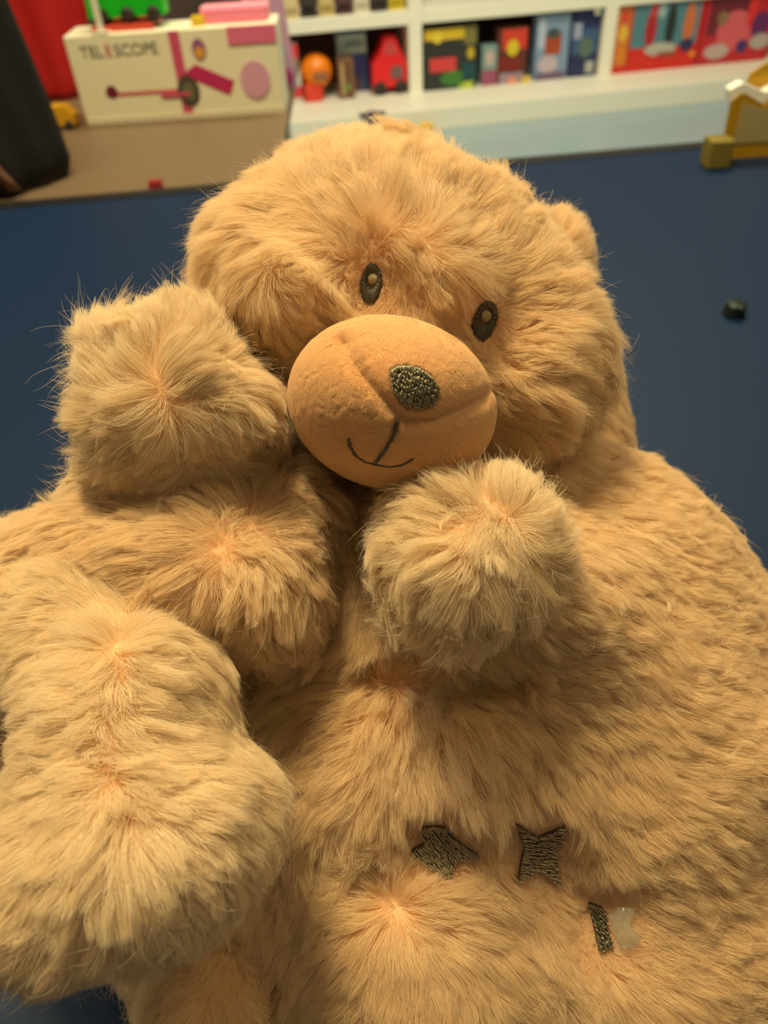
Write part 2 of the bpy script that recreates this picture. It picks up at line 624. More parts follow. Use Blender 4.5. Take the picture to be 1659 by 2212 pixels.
# ---- display table behind, lower
dt = empty('display_table', (-0.8, 2.1, FZ), label='beige low display table behind the blue table, holding the toys', cat='table')
box('table_top', -0.75, 0.63, -0.58, 0.55, 0.54, 0.565, cm(112, 92, 68, 0.5), dt)
for x in (-0.68, 0.56):
    for y in (-0.5, 0.48):
        box('leg', x - 0.025, x + 0.025, y - 0.025, y + 0.025, 0, 0.54, cm(200, 195, 180, 0.5), dt)
DZ = FZ + 0.565

# white science set box
bx = empty('toy_box', (-0.41, 2.12, DZ), label='white science kit box with a pink telescope picture on the display table', cat='box')
box('carton', -0.255, 0.235, -0.06, 0.06, 0, 0.187, cm(236, 232, 205, 0.4), bx, bevel=0.004)
sh_ = [(rect(-0.015, 0.01, 0.012, 0.185), (205, 80, 120)), (rect(-0.19, 0.0, 0.058, 0.066), (200, 90, 110)), (disc_pts(-0.175, 0.068, 0.014, 0.014), (110, 30, 50)),
       ([(0.0, 0.095), (0.035, 0.115), (0.12, 0.075), (0.105, 0.045)], (190, 40, 100)), (disc_pts(0.008, 0.06, 0.026, 0.034), (70, 70, 60)), (disc_pts(0.008, 0.06, 0.015, 0.02), (110, 105, 80)),
       (disc_pts(0.05, 0.145, 0.016, 0.022), (150, 90, 140)), (disc_pts(0.05, 0.138, 0.012, 0.012), (220, 160, 60)), (rect(-0.25, 0.23, 0.0, 0.012), (225, 215, 190)),
       (rect(0.12, 0.232, 0.15, 0.186), (225, 110, 150)), (disc_pts(0.17, 0.075, 0.035, 0.04), (215, 160, 190)), (rect(-0.06, 0.01, 0.05, 0.058), (205, 80, 120))]
prints('printed_front', sh_, -0.0605, bx)
def text(name, body, loc, size, m, parent, rot=(math.pi / 2, 0, 0)):
    c = bpy.data.curves.new(name, 'FONT'); c.body = body; c.size = size; c.extrude = 0.0004
    c.align_x = 'LEFT'
    o = bpy.data.objects.new(name, c); COL.objects.link(o)
    bpy.context.view_layer.update()
    me = bpy.data.meshes.new_from_object(o)
    bpy.data.objects.remove(o)
    me.materials.clear(); me.materials.append(m)
    o = bpy.data.objects.new(name, me); COL.objects.link(o)
    o.parent = parent; o.location = loc; o.rotation_euler = rot
    return o
text('lettering', 'TEL', (-0.225, -0.0612, 0.142), 0.034, cm(105, 105, 88), bx)
text('lettering', 'E', (-0.168, -0.0612, 0.142), 0.034, cm(205, 90, 110), bx)
text('lettering', 'SCOPE', (-0.146, -0.0612, 0.142), 0.034, cm(105, 105, 88), bx)

rt = box('flat_box', -0.60, -0.46, 2.08, 2.20, DZ + 0.187, DZ + 0.199, cm(205, 70, 50), label='flat red box lying on the white box under the green truck', cat='box')
tr = empty('toy_truck', (-0.53, 2.13, DZ + 0.199), label='bright green toy truck on top of the white box', cat='toy truck')
prism('truck_body', [(-0.075, 0.012), (0.10, 0.012), (0.10, 0.05), (0.02, 0.055), (0.0, 0.09), (-0.06, 0.09), (-0.075, 0.05)], -0.03, 0.03, cm(30, 190, 40, 0.3), tr)
for x in (-0.045, 0.015, 0.075):
    for y in (-0.032, 0.032):
        wheel('wheel', x, y, 0.016, 0.016, 0.012, tr)
prism('cab_window', [(-0.055, 0.055), (-0.01, 0.055), (-0.018, 0.08), (-0.055, 0.08)], -0.0325, 0.0325, cm(40, 60, 60, 0.2), tr)
yb = empty('toy_brick', (-0.355, 2.09, DZ + 0.187), label='small yellow toy brick on the white box right of the truck', cat='toy brick')
box('brick_body', -0.014, 0.014, -0.012, 0.012, 0, 0.018, cm(225, 190, 40), yb)
for x in (-0.007, 0.007):
    ball('stud', (x, 0, 0.019), (0.004, 0.004, 0.003), cm(225, 190, 40), yb, seg=10)
pk = empty('gift_box', (-0.27, 2.14, DZ + 0.187), label='pink box lying on the right end of the white box', cat='box')
box('carton', -0.08, 0.075, -0.045, 0.045, 0, 0.028, cm(235, 130, 160), pk, bevel=0.002)
box('ribbon_band', -0.082, 0.077, -0.008, 0.008, -0.0, 0.0295, cm(245, 200, 205), pk)
st = empty('sign_stand', (-0.578, 2.075, DZ + 0.187), label='thin white upright rod of a sign holder on the white box', cat='sign stand')
box('rod', -0.007, 0.007, -0.004, 0.004, 0.004, 0.22, cm(225, 222, 205), st, bevel=0.001)
box('foot', -0.02, 0.02, -0.015, 0.015, 0, 0.004, cm(225, 222, 205), st)
# pastel pouch
lp = empty('toy_pack', (-0.205, 2.28, DZ), label='tall pastel lilac and pink blister pack behind the pink box', cat='toy pack')
prism('backing_card', [(-0.045, 0), (0.05, 0), (0.03, 0.30), (-0.075, 0.30)], -0.006, 0.004, cm(200, 160, 200), lp)
prints('printed_front', [(disc_pts(0.02, 0.03, 0.02, 0.022), (205, 60, 160)), (disc_pts(0.01, 0.09, 0.016, 0.03), (120, 170, 210)), (disc_pts(-0.015, 0.16, 0.02, 0.035), (215, 180, 210)),
       (disc_pts(-0.03, 0.235, 0.022, 0.03), (215, 120, 170)), (rect(-0.01, 0.0, 0.04, 0.22), (150, 190, 170)), (disc_pts(-0.005, 0.055, 0.012, 0.02), (110, 70, 110)), (disc_pts(0.015, 0.13, 0.008, 0.03), (225, 200, 150))], -0.007, lp)
# yellow toy left of the box, red block at the edge, red bag and black coat
yt = empty('toy_car', (-0.715, 2.05, DZ), label='small yellow toy car left of the white box', cat='toy car')
prism('car_body', [(-0.03, 0.008), (0.03, 0.008), (0.032, 0.03), (0.015, 0.05), (-0.02, 0.05), (-0.03, 0.03)], -0.02, 0.02, cm(215, 160, 30), yt)
for x in (-0.017, 0.017):
    for y in (-0.021, 0.021):
        wheel('wheel', x, y, 0.010, 0.010, 0.006, yt)
rb = empty('toy_brick', (-0.405, 1.56, DZ), label='tiny dark red toy brick by the black table edge', cat='toy brick')
box('brick_body', -0.012, 0.012, -0.01, 0.01, 0, 0.018, cm(150, 35, 40), rb)
for x in (-0.006, 0.006): ball('stud', (x, 0, 0.019), (0.0035, 0.0035, 0.003), cm(150, 35, 40), rb, seg=10)
def drape(name, cx, cy, z0, z1, w0, w1, d, m, parent=None, lean=0.0, seed=1, **k):
    r = random.Random(seed); n = 40; L = 14
    V = []; Fc = []
    ph = [r.random() * 6.28 for _ in range(4)]
    for i in range(L + 1):
        u = i / L; ww = w0 + (w1 - w0) * u
        for j in range(n):
            a = 2 * math.pi * j / n
            f_ = 1 + 0.10 * math.sin(5 * a + ph[0] + u) + 0.06 * math.sin(9 * a + ph[1] + 3 * u)
            f_ *= 1.0 if 0 < i < L else 0.9
            V.append((cx + lean * u + ww * f_ * math.cos(a), cy + d * f_ * math.sin(a), z0 + (z1 - z0) * u))
    for i in range(L):
        for j in range(n):
            Fc.append((i * n + j, i * n + (j + 1) % n, (i + 1) * n + (j + 1) % n, (i + 1) * n + j))
    Fc.append(tuple(range(n))[::-1]); Fc.append(tuple(L * n + j for j in range(n)))
    return tag(link(name, mesh_np(name, V, Fc), m, parent, world=False), **k)
bc = empty('coat', (-0.765, 1.66, DZ), label='black draped coat with a brown strap at the left end of the display table', cat='coat')
drape('coat_body', 0.0, 0.0, 0, 0.52, 0.155, 0.15, 0.10, cm(10, 10, 11, 0.9), bc, lean=-0.04)
V = []; Fc = []
for i in range(13):
    u = i / 12; x = -0.01 + 0.12 * (1 - u) - 0.02; z = 0.02 + 0.26 * u
    for s in (-0.011, 0.011):
        V += [(x + s, -0.112 - 0.02 * math.sin(u * 3.1), z), (x + s, -0.104 - 0.02 * math.sin(u * 3.1), z)]
for i in range(12):
    b = i * 4
    for a1, a2 in ((0, 1), (1, 3), (3, 2), (2, 0)):
        Fc.append((b + a1, b + a2, b + 4 + a2, b + 4 + a1))
Fc += [(0, 2, 3, 1), (48, 49, 51, 50)]
link('strap', mesh_np('strap', V, Fc), cm(120, 82, 60, 0.8), bc, world=False)
rg = empty('shopping_bag', (-0.80, 2.36, DZ), label='crumpled red bag behind the black coat', cat='bag')
drape('bag_body', 0, 0, 0.0, 0.34, 0.06, 0.14, 0.05, cm(190, 22, 28, 0.6), rg, seed=4)
for y in (-0.02, 0.02):
    Vh, Fh = [], []
    pth_ = [np.array([0.05 * math.cos(a), y, 0.34 + 0.07 * math.sin(a)]) for a in np.linspace(0, math.pi, 14)]
    Vh, Fh = threads(pth_ and [np.array(pth_)], 0.004)
    link('handle', mesh_np('handle', Vh, Fh), cm(150, 18, 22, 0.6), rg, world=False)

# ---- gold display box at the far right of the table
gd = empty('gift_box', (0.708, 1.445, 0.0), label='open gold card box with white lining at the far right table edge', cat='box')
gm = mat('gold_card', col(196, 150, 22), 0.4, metal=0.2)
prism('front_panel', [(-0.062, 0), (0.05, 0), (0.05, 0.085), (0.035, 0.108), (-0.008, 0.085), (-0.05, 0.108), (-0.066, 0.095)], -0.022, -0.018, gm, gd)
prism('inset_panel', [(-0.045, 0.026), (0.022, 0.026), (0.025, 0.085), (0.01, 0.086), (-0.008, 0.080), (-0.045, 0.094)], -0.0235, -0.0205, cm(176, 160, 112, 0.35), gd)
prism('lining', [(-0.066, 0.095), (-0.05, 0.110), (-0.008, 0.087), (0.035, 0.110), (0.06, 0.09), (0.055, 0.118), (0.035, 0.126), (-0.008, 0.105), (-0.05, 0.122), (-0.07, 0.112)], -0.017, 0.006, cm(250, 250, 240, 0.4), gd)
prism('back_panel', [(-0.03, 0), (0.08, 0), (0.08, 0.12), (0.05, 0.146), (0.0, 0.146), (-0.03, 0.128)], 0.01, 0.014, gm, gd)
prism('side_panel', [(0.055, 0), (0.12, 0), (0.12, 0.09), (0.06, 0.105)], -0.03, 0.02, cm(150, 104, 8, 0.5), gd)
ob = box('gold_block', 0.605, 0.645, 1.375, 1.415, 0, 0.046, cm(128, 112, 40, 0.5), label='small olive gold block beside the open gold box', cat='box', bevel=0.003)
kn = empty('bottle_cap', (0.455, 0.86, 0.0), label='small dark green cap at the right border of the table', cat='cap')
drape('cap_body', 0, 0, 0, 0.016, 0.014, 0.011, 0.013, cm(22, 34, 26, 0.5), kn)

# ---- white shelf unit
AN = math.radians(6.6)
SO = Vector((-0.27, 3.77, FZ))
def sl(u, w, z): return (SO.x + u * math.cos(AN) - w * math.sin(AN), SO.y + u * math.sin(AN) + w * math.cos(AN), FZ + z)
def shelf_root(name, u, w, z, **k):
    e = empty(name, sl(u, w, z), **k); e.rotation_euler = (0, 0, AN); return e
wh = mat('white_shelf', col(238, 236, 222), 0.45)
su = shelf_root('shelf_unit', 0, 0, 0, label='white shelf unit with a deep base along the back wall', cat='shelf')
box('base', -0.14, 2.9, 0.0, 0.62, 0, 0.095, wh, su, bevel=0.004)
for u in (-0.06, 0.595, 1.545, 2.5):
    box('upright', u - 0.032, u + 0.032, 0.275, 0.60, 0.095, 1.0, wh, su, bevel=0.003)
for a, b in ((-0.028, 0.563), (0.627, 1.513), (1.577, 2.468)):
    box('shelf_board', a, b, 0.27, 0.60, 0.385, 0.442, wh, su, bevel=0.003)
box('back_panel', -0.09, 2.53, 0.60, 0.62, 0.095, 1.0, cm(92, 62, 60, 0.8), su)

def pack(u0, u1, z0, z1, d, c, shapes, label, w=0.30, group=None, name='toy_box'):
    e = shelf_root(name, (u0 + u1) / 2, w, z0, label=label, cat='box', group=group)
    W, Z = (u1 - u0) / 2, z1 - z0
    box('carton', -W, W, 0, d, 0, Z, cm(*c), e, bevel=0.003)
    S = []
    for s in shapes:
        if s[0] == 'o': S.append((disc_pts(s[1] * W, s[2] * Z, s[3] * W, s[4] * Z), s[5]))
        else: S.append((rect(s[1] * W, s[2] * W, s[3] * Z, s[4] * Z), s[5]))
    if S: prints('printed_front', S, -0.0004, e)
    return e
B0 = 0.095
# left bay
pack(-0.02, 0.045, B0, B0 + 0.25, 0.05, (205, 205, 200), [('r', -1, 1, 0.72, 1, (215, 60, 70)), ('r', -1, 1, 0.1, 0.3, (205, 50, 60)), ('o', 0, 0.5, 0.6, 0.12, (150, 160, 150))], 'slim red and white box at the left end of the shelf')
oc = shelf_root('toy_helmet', 0.125, 0.36, B0, label='orange rounded toy helmet on the lower shelf', cat='toy helmet')
V0 = ball('shell', (0, 0, 0.12), (0.078, 0.07, 0.075), cm(240, 130, 10, 0.35), oc)
box('chin_guard', -0.07, 0.02, -0.06, 0.0, 0.0, 0.075, cm(215, 60, 40), oc, bevel=0.01)
box('visor', -0.02, 0.05, -0.075, -0.05, 0.09, 0.13, cm(150, 95, 60), oc, bevel=0.006)
pack(0.225, 0.30, B0, B0 + 0.17, 0.08, (120, 85, 60), [('r', -0.7, -0.3, 0.1, 0.9, (180, 150, 110)), ('r', 0.1, 0.4, 0.1, 0.9, (70, 45, 35)), ('o', 0, 0.3, 0.5, 0.1, (110, 130, 70))], 'brown striped small box between the orange helmet and the blue display')
e = pack(0.235, 0.385, B0, B0 + 0.255, 0.09, (44, 70, 120), [('r', -0.95, 0.95, 0.66, 0.97, (175, 200, 195)), ('o', 0.1, 0.82, 0.6, 0.05, (120, 150, 150)), ('r', -0.5, 0.9, 0.3, 0.6, (50, 60, 130)), ('r', -0.2, 0.5, 0.0, 0.25, (90, 60, 80))],
         'blue box with a pale teal heading in the left bay', w=0.42)
pk2 = empty('price_flag', sl(0.335, 0.268, 0.03), label='dark blue pointed price flag hanging over the shelf base', cat='sign')
pk2.rotation_euler = (0, 0, AN)
rc = shelf_root('toy_car', 0.475, 0.36, B0, label='glossy red toy car in the left bay beside the upright', cat='toy car')
prism('car_body', [(-0.085, 0.03), (0.08, 0.03), (0.085, 0.12), (0.06, 0.17), (0.03, 0.24), (-0.02, 0.24), (-0.05, 0.17), (-0.085, 0.13)], -0.05, 0.06, cm(225, 28, 34, 0.25), rc)
prism('windscreen', [(-0.03, 0.17), (0.045, 0.17), (0.022, 0.22), (-0.015, 0.22)], -0.052, 0.0, cm(190, 70, 70, 0.2), rc)
prism('grille', [(0.0, 0.07), (0.06, 0.07), (0.06, 0.12), (0.01, 0.12)], -0.054, 0.0, cm(110, 90, 90, 0.3), rc)
for x in (-0.05, 0.05):
    for y in (-0.05, 0.06): wheel('wheel', x, y, 0.03, 0.03, 0.02, rc)
# middle bay
pack(0.64, 0.90, B0, B0 + 0.265, 0.12, (44, 46, 46), [('r', -0.98, 0.5, 0.80, 0.97, (215, 180, 40)), ('r', 0.5, 0.95, 0.70, 0.98, (120, 115, 60)), ('o', -0.5, 0.85, 0.2, 0.1, (225, 200, 60)), ('r', -0.8, 0.2, 0.30, 0.52, (205, 62, 66)),
      ('o', 0.75, 0.56, 0.14, 0.1, (190, 165, 30)), ('o', 0.1, 0.18, 0.5, 0.12, (60, 120, 50)), ('r', 0.45, 0.95, 0.06, 0.4, (20, 70, 80)), ('o', 0.5, 0.03, 0.2, 0.06, (150, 190, 50))], 'black box with a yellow heading beside the left upright of the middle bay')
pack(0.925, 1.0, B0, B0 + 0.17, 0.08, (120, 150, 150), [('r', -1, 1, 0, 0.4, (150, 80, 110)), ('o', 0, 0.7, 0.6, 0.2, (190, 170, 170))], 'small teal and mauve box next to the black box')
pack(1.0, 1.15, B0, B0 + 0.235, 0.10, (90, 45, 35), [('r', -0.7, 0.9, 0.62, 0.98, (205, 60, 40)), ('o', 0.0, 0.65, 0.4, 0.15, (210, 190, 40)), ('r', -0.9, 0.6, 0.25, 0.5, (120, 30, 25)), ('r', -0.8, 0.8, 0.0, 0.2, (160, 140, 160))],
     'red and yellow box in the middle bay')
for nm, u, c in (('yellow', 1.145, (215, 190, 80)), ('salmon', 1.075, (225, 150, 120)), ):
    t_ = shelf_root('price_tag', u, 0.285, B0, label=nm + ' price tag on the front edge of the middle bay', cat='price tag')
    prism('card', [(-0.022, 0), (0.022, 0), (0.022, 0.03), (-0.022, 0.03)], -0.002, 0.0, cm(*c), t_)
t_ = shelf_root('price_tag', 0.855, 0.285, B0, label='lime price tag below the black box with yellow heading', cat='price tag')
prism('card', [(-0.022, 0), (0.022, 0), (0.022, 0.03), (-0.022, 0.03)], -0.002, 0.0, cm(190, 205, 70), t_)
pack(1.19, 1.355, B0, B0 + 0.275, 0.10, (125, 150, 185), [('r', -0.45, 0.5, 0.40, 0.72, (165, 70, 35)), ('o', 0.0, 0.72, 0.4, 0.08, (60, 80, 80)), ('r', -0.9, -0.5, 0.5, 0.95, (175, 190, 215)), ('o', -0.2, 0.25, 0.6, 0.14, (190, 175, 190)), ('r', -0.9, 0.9, 0.0, 0.12, (110, 90, 120))],
     'pale blue box with a rust red centre in the middle bay')
pack(1.365, 1.505, B0, B0 + 0.33, 0.12, (36, 44, 92), [('r', -0.9, 0.9, 0.3, 0.62, (60, 90, 130)), ('o', 0.1, 0.38, 0.5, 0.13, (90, 110, 100)), ('r', 0.2, 0.8, 0.05, 0.2, (170, 175, 170)), ('r', -0.9, -0.3, 0.5, 0.7, (150, 160, 190))],
     'navy blue box beside the right upright of the middle bay')
gl = shelf_root('foil_badge', 1.475, 0.285, 0.375, label='round shiny foil badge hanging in front of the navy box', cat='badge')
Vd = disc_pts(0, 0, 0.016, 0.02)
prism('badge_disc', Vd, -0.004, 0.0, mat('foil', col(250, 245, 210), 0.15, metal=0.6), gl)
prism('badge_ring', disc_pts(0, 0, 0.024, 0.028), 0.0, 0.003, cm(60, 65, 120), gl)
# right bay: big red boxes of figures
def big(u0, u1, lab, base, sh):
    return pack(u0, u1, B0 - 0.0, B0 + 0.285, 0.14, base, sh, lab, w=0.29)
big(1.585, 1.655, 'narrow orange and yellow figure box at the right side of the third upright', (205, 120, 60),
    [('o', 0, 0.85, 0.6, 0.1, (215, 70, 50)), ('o', 0, 0.6, 0.7, 0.12, (225, 180, 60)), ('o', 0.1, 0.3, 0.6, 0.14, (215, 130, 30)), ('r', -1, 1, 0, 0.12, (205, 45, 35))])
big(1.66, 2.02, 'large red box with a blue window and grey figures in the right bay', (208, 40, 32),
    [('r', -0.98, 0.90, 0.36, 1.0, (80, 130, 145)), ('o', -0.45, 0.62, 0.16, 0.28, (170, 35, 45)), ('o', -0.42, 0.9, 0.1, 0.1, (205, 60, 60)), ('o', 0.1, 0.65, 0.14, 0.33, (40, 45, 48)), ('o', 0.62, 0.68, 0.16, 0.3, (205, 110, 70)),
     ('o', -0.2, 0.9, 0.1, 0.12, (160, 185, 190)), ('o', -0.1, 0.32, 0.45, 0.10, (180, 178, 170)), ('o', 0.65, 0.35, 0.2, 0.1, (50, 45, 90)), ('o', 0.1, 0.24, 0.3, 0.04, (150, 80, 70)), ('o', 0.86, 0.2, 0.1, 0.05, (230, 140, 40))])
big(2.03, 2.40, 'large red box with pink and purple figures at the right border', (190, 38, 50),
    [('r', -0.9, 0.2, 0.45, 1.0, (110, 36, 50)), ('o', -0.1, 0.5, 0.5, 0.3, (215, 95, 105)), ('o', 0.3, 0.8, 0.12, 0.3, (225, 50, 50)), ('o', 0.6, 0.55, 0.25, 0.2, (100, 40, 100)), ('o', -0.5, 0.2, 0.35, 0.12, (190, 170, 170)),
     ('o', 0.7, 0.3, 0.3, 0.12, (180, 170, 165)), ('o', 0.2, 0.25, 0.16, 0.1, (60, 50, 110)), ('o', -0.5, 0.7, 0.15, 0.1, (140, 110, 80))])
# upper shelf, only the feet of the row show
cols = [(215, 195, 150), (60, 50, 48), (205, 180, 120), (90, 60, 60), (225, 215, 190), (70, 62, 60), (214, 190, 60)]
u = 0.0
for i, c in enumerate(cols):
    pack(u, u + 0.07, 0.442, 0.442 + 0.14, 0.08, c, [('r', -0.8, 0.8, 0.1, 0.3, tuple(max(0, x - 40) for x in c))], ['cream box first on the upper shelf', 'dark brown box second on the upper shelf', 'sand coloured box third on the upper shelf',
         'maroon brown box fourth on the upper shelf', 'off white box fifth on the upper shelf', 'charcoal box sixth on the upper shelf', 'mustard box last before the upright on the upper shelf'][i], group=None)
    u += 0.08
# flag, and the yellow marker on the floor
prism('flag_card', [(-0.065, 0.075), (0.065, 0.075), (0.05, 0.045), (0.0, -0.0)], -0.272, -0.269, cm(60, 70, 95), pk2)
box('flag_clip', -0.02, 0.02, -0.276, -0.262, 0.066, 0.080, cm(120, 90, 110), pk2)
ym = shelf_root('toy_block', 0.575, -0.06, 0.0, label='small yellow toy block on the floor before the shelf base', cat='toy block')
box('block_body', -0.03, 0.03, -0.025, 0.025, 0, 0.05, cm(235, 190, 70), ym, bevel=0.004)
ball('block_stud', (0, 0, 0.052), (0.012, 0.012, 0.006), cm(235, 190, 70), ym, seg=12)


# ================================================================== THE BEAR
root = empty('teddy_bear', (0.0, 0.2, 0.0), label='peach furry teddy bear lying back on the blue table with one paw at its cheek', cat='teddy bear')

torso = Blob(0.03)
torso.add(980, 1710, 0.365, 790, 790, 0.072)
torso.add(50, 1460, 0.365, 220, 300, 0.05)
torso.add(560, 1750, 0.37, 300, 300, 0.05)
torso.add(1080, 930, 0.425, 262, 410, 0.045, phi=-0.20)
torso.add(215, 1290, 0.37, 170, 190, 0.05)
torso.add(1230, 1330, 0.36, 270, 310, 0.055, phi=0.6)
torso.add(930, 1640, 0.335, 330, 210, 0.050)
torso.add(820, 1290, 0.355, 300, 260, 0.045)
torso.add(870, 2030, 0.325, 260, 215, 0.050)
torso.add(1350, 2050, 0.325, 330, 230, 0.038)
torso.add(1330, 1650, 0.335, 330, 260, 0.045)
torso.addw((0.0, 0.27, 0.09), (0.15, 0.11, 0.10))
torso.crease([(1200, 1095, .325), (1250, 1060, .335), (1315, 1010, .35)], 0.010, 0.010)
torso.crease([(560, 1530, .295), (720, 1455, .30), (880, 1475, .30), (1000, 1480, .30), (1150, 1430, .30)], 0.010, 0.012)
torso.crease([(760, 1900, .28), (900, 1840, .28), (1050, 1860, .28), (1200, 1880, .28), (1310, 1990, .29)], 0.011, 0.014)

head = Blob(0.02)
head.add(872, 690, 0.350, 378, 262, 0.066, phi=0.31)
head.add(600, 605, 0.338, 140, 150, 0.040)
head.add(1125, 820, 0.335, 145, 168, 0.042, phi=0.3)
head.add(890, 520, 0.345, 270, 122, 0.046, phi=0.30)
head.add(830, 440, 0.352, 150, 70, 0.03, phi=0.05)
head.add(935, 600, 0.298, 115, 34, 0.016, phi=0.88)
head.add(655, 650, 0.305, 95, 58, 0.022, phi=0.35)
head.dent(805, 622, 0.277, 0.017, 0.011)
head.dent(1050, 698, 0.277, 0.018, 0.013)

muzzle = Blob(0.01)
muzzle.add(846, 876, 0.285, 222, 177, 0.047, phi=0.22)
ear_l = Blob(0.01).add(672, 395, 0.365, 72, 62, 0.016)
ear_r = Blob(0.01).add(1195, 565, 0.37, 70, 90, 0.018)
paw_l = Blob(0.018)
paw_l.add(385, 885, 0.297, 145, 120, 0.036, phi=0.1)
paw_l.add(420, 780, 0.302, 75, 85, 0.032)
paw_l.add(310, 815, 0.303, 75, 75, 0.030)
paw_l.add(535, 890, 0.298, 65, 50, 0.028, phi=0.6)
paw_l.add(305, 960, 0.303, 60, 70, 0.030)
paw_l.add(420, 1000, 0.308, 130, 70, 0.026)
paw_l.add(300, 1080, 0.325, 110, 90, 0.030)
arm_l = Blob(0.018)
arm_l.add(450, 1230, 0.305, 215, 150, 0.042, phi=0.15)
arm_l.add(600, 1270, 0.318, 120, 175, 0.036)
arm_l.add(290, 1200, 0.320, 170, 115, 0.045)
arm_l.add(600, 1120, 0.325, 130, 120, 0.036)
arm_l.add(130, 1300, 0.325, 150, 150, 0.045)
leg_l = Blob(0.022)
leg_l.add(325, 1780, 0.245, 250, 205, 0.045)
leg_l.add(150, 1870, 0.245, 180, 128, 0.040)
leg_l.add(275, 1530, 0.268, 165, 170, 0.045)
leg_l.add(360, 1450, 0.278, 80, 95, 0.035)
leg_l.add(200, 1380, 0.295, 180, 170, 0.040)
leg_under = Blob(0.02).add(490, 2130, 0.325, 140, 160, 0.05)
paw_r = Blob(0.018)
paw_r.add(965, 1205, 0.272, 125, 110, 0.034)
paw_r.add(1060, 1110, 0.282, 75, 60, 0.030)
paw_r.add(950, 1120, 0.282, 60, 50, 0.028)
paw_r.add(980, 1290, 0.280, 85, 55, 0.030)
paw_r.add(1090, 1210, 0.290, 95, 100, 0.032, phi=0.4)
torso.add(1160, 1270, 0.303, 150, 105, 0.034, phi=0.5)
torso.add(1240, 1380, 0.335, 200, 130, 0.042, phi=0.6)

def build(name, shape, h, label=None):
    V, Q = surface_net(shape, *[b for b in shape.bounds()], h)
    o = link(name, mesh_np(name, V, Q), M['skin'], root)
    if label: o['label'] = label
    return o, V, Q

DQ = globals().get('DQ', 1.0)   # strand density

# ---- torso
o_t, V, Q = build('torso', torso, 0.0035)
g_t = [(1450, 1050, 1, 0.1), (1600, 1300, 1, 0.0), (1500, 1600, 1, 0.3), (1300, 1500, 0.8, 0.9), (1330, 850, 0.7, 0.8), (1250, 1250, 0.8, 0.6),
       (1150, 1700, 0.5, 1), (900, 1560, 0.0, 1), (750, 1600, -0.8, 0.7), (650, 1750, -0.5, 0.9), (900, 1720, 0.0, 1), (1050, 1560, 0.6, 1),
       (700, 1450, -0.9, 0.3), (800, 1250, 0.2, 1), (760, 1120, 0.1, 1), (650, 1380, -0.5, 1), (880, 1430, 0.0, -1, 0.3), (1200, 1430, 1, -0.1),
       (950, 1500, 0.3, 1), (1100, 1480, 0.9, 0.7), (1000, 1760, 0.1, 1), (1200, 1770, 0.4, 1), (680, 1850, -0.2, 1),
       ('whorl', 860, 1965, 260, 1.4), (750, 2100, -0.4, 1), (950, 2120, 0.4, 1), (850, 2190, 0, 1), (1050, 2050, 0.9, 0.6),
       (1150, 1960, 0.5, 0.9), (1400, 1900, 1, 0.2), (1450, 2100, 0.9, 0.5), (1250, 2120, 0.5, 0.9), (1600, 1900, 1, 0.3), (1600, 2150, 1, 0.4),
       (60, 1150, -0.8, -0.3), (20, 1400, -1, 0), (20, 1650, -1, 0.2), (600, 1950, -0.3, 1), (620, 2150, -0.2, 1)]
POLYS = [[(908, 1782), (962, 1782), (978, 1806), (1038, 1850), (985, 1858), (975, 1892), (938, 1880), (884, 1836), (915, 1818)],
         [(1112, 1776), (1160, 1806), (1222, 1780), (1218, 1812), (1198, 1835), (1212, 1912), (1160, 1872), (1116, 1905), (1124, 1852), (1130, 1826)],
         [(1268, 1945), (1302, 1958), (1322, 2044), (1292, 2052), (1280, 1998)]]
def torso_len(x, y):
    L = np.ones(len(x))
    for poly in POLYS:
        cx, cy = np.mean([q[0] for q in poly]), np.mean([q[1] for q in poly])
        r = np.hypot(x - cx, (y - cy))
        L = np.where(r < 120, np.minimum(L, 0.22 + 0.78 * np.clip((r - 60) / 70, 0, 1)), L)
        up = (np.abs(x - cx) < 80) & (y < cy - 10) & (y > cy - 190)
        L = np.where(up & (y > cy - 120), np.minimum(L, 0.35), L)
    L *= np.where((x > 1150) & (y < 1500), 0.8, 1)
    return L
def torso_mask(x, y, fc):
    m_ = np.ones(len(x))
    for poly in POLYS:
        m_[in_poly(x, y, poly)] = 0.0
    return m_
OT = [head, muzzle, paw_l, arm_l, leg_l, paw_r, leg_under]
grow('torso', torso, V, Q, o_t, g_t, M['fur'], density=4.2e6 * DQ, length=0.0145, lift=0.42, tuft=0.0050, clump=0.52,
     others=OT, lenfn=torso_len, maskfn=torso_mask, messy=0.17, clear=[(p, 0.97) for p in POLYS])

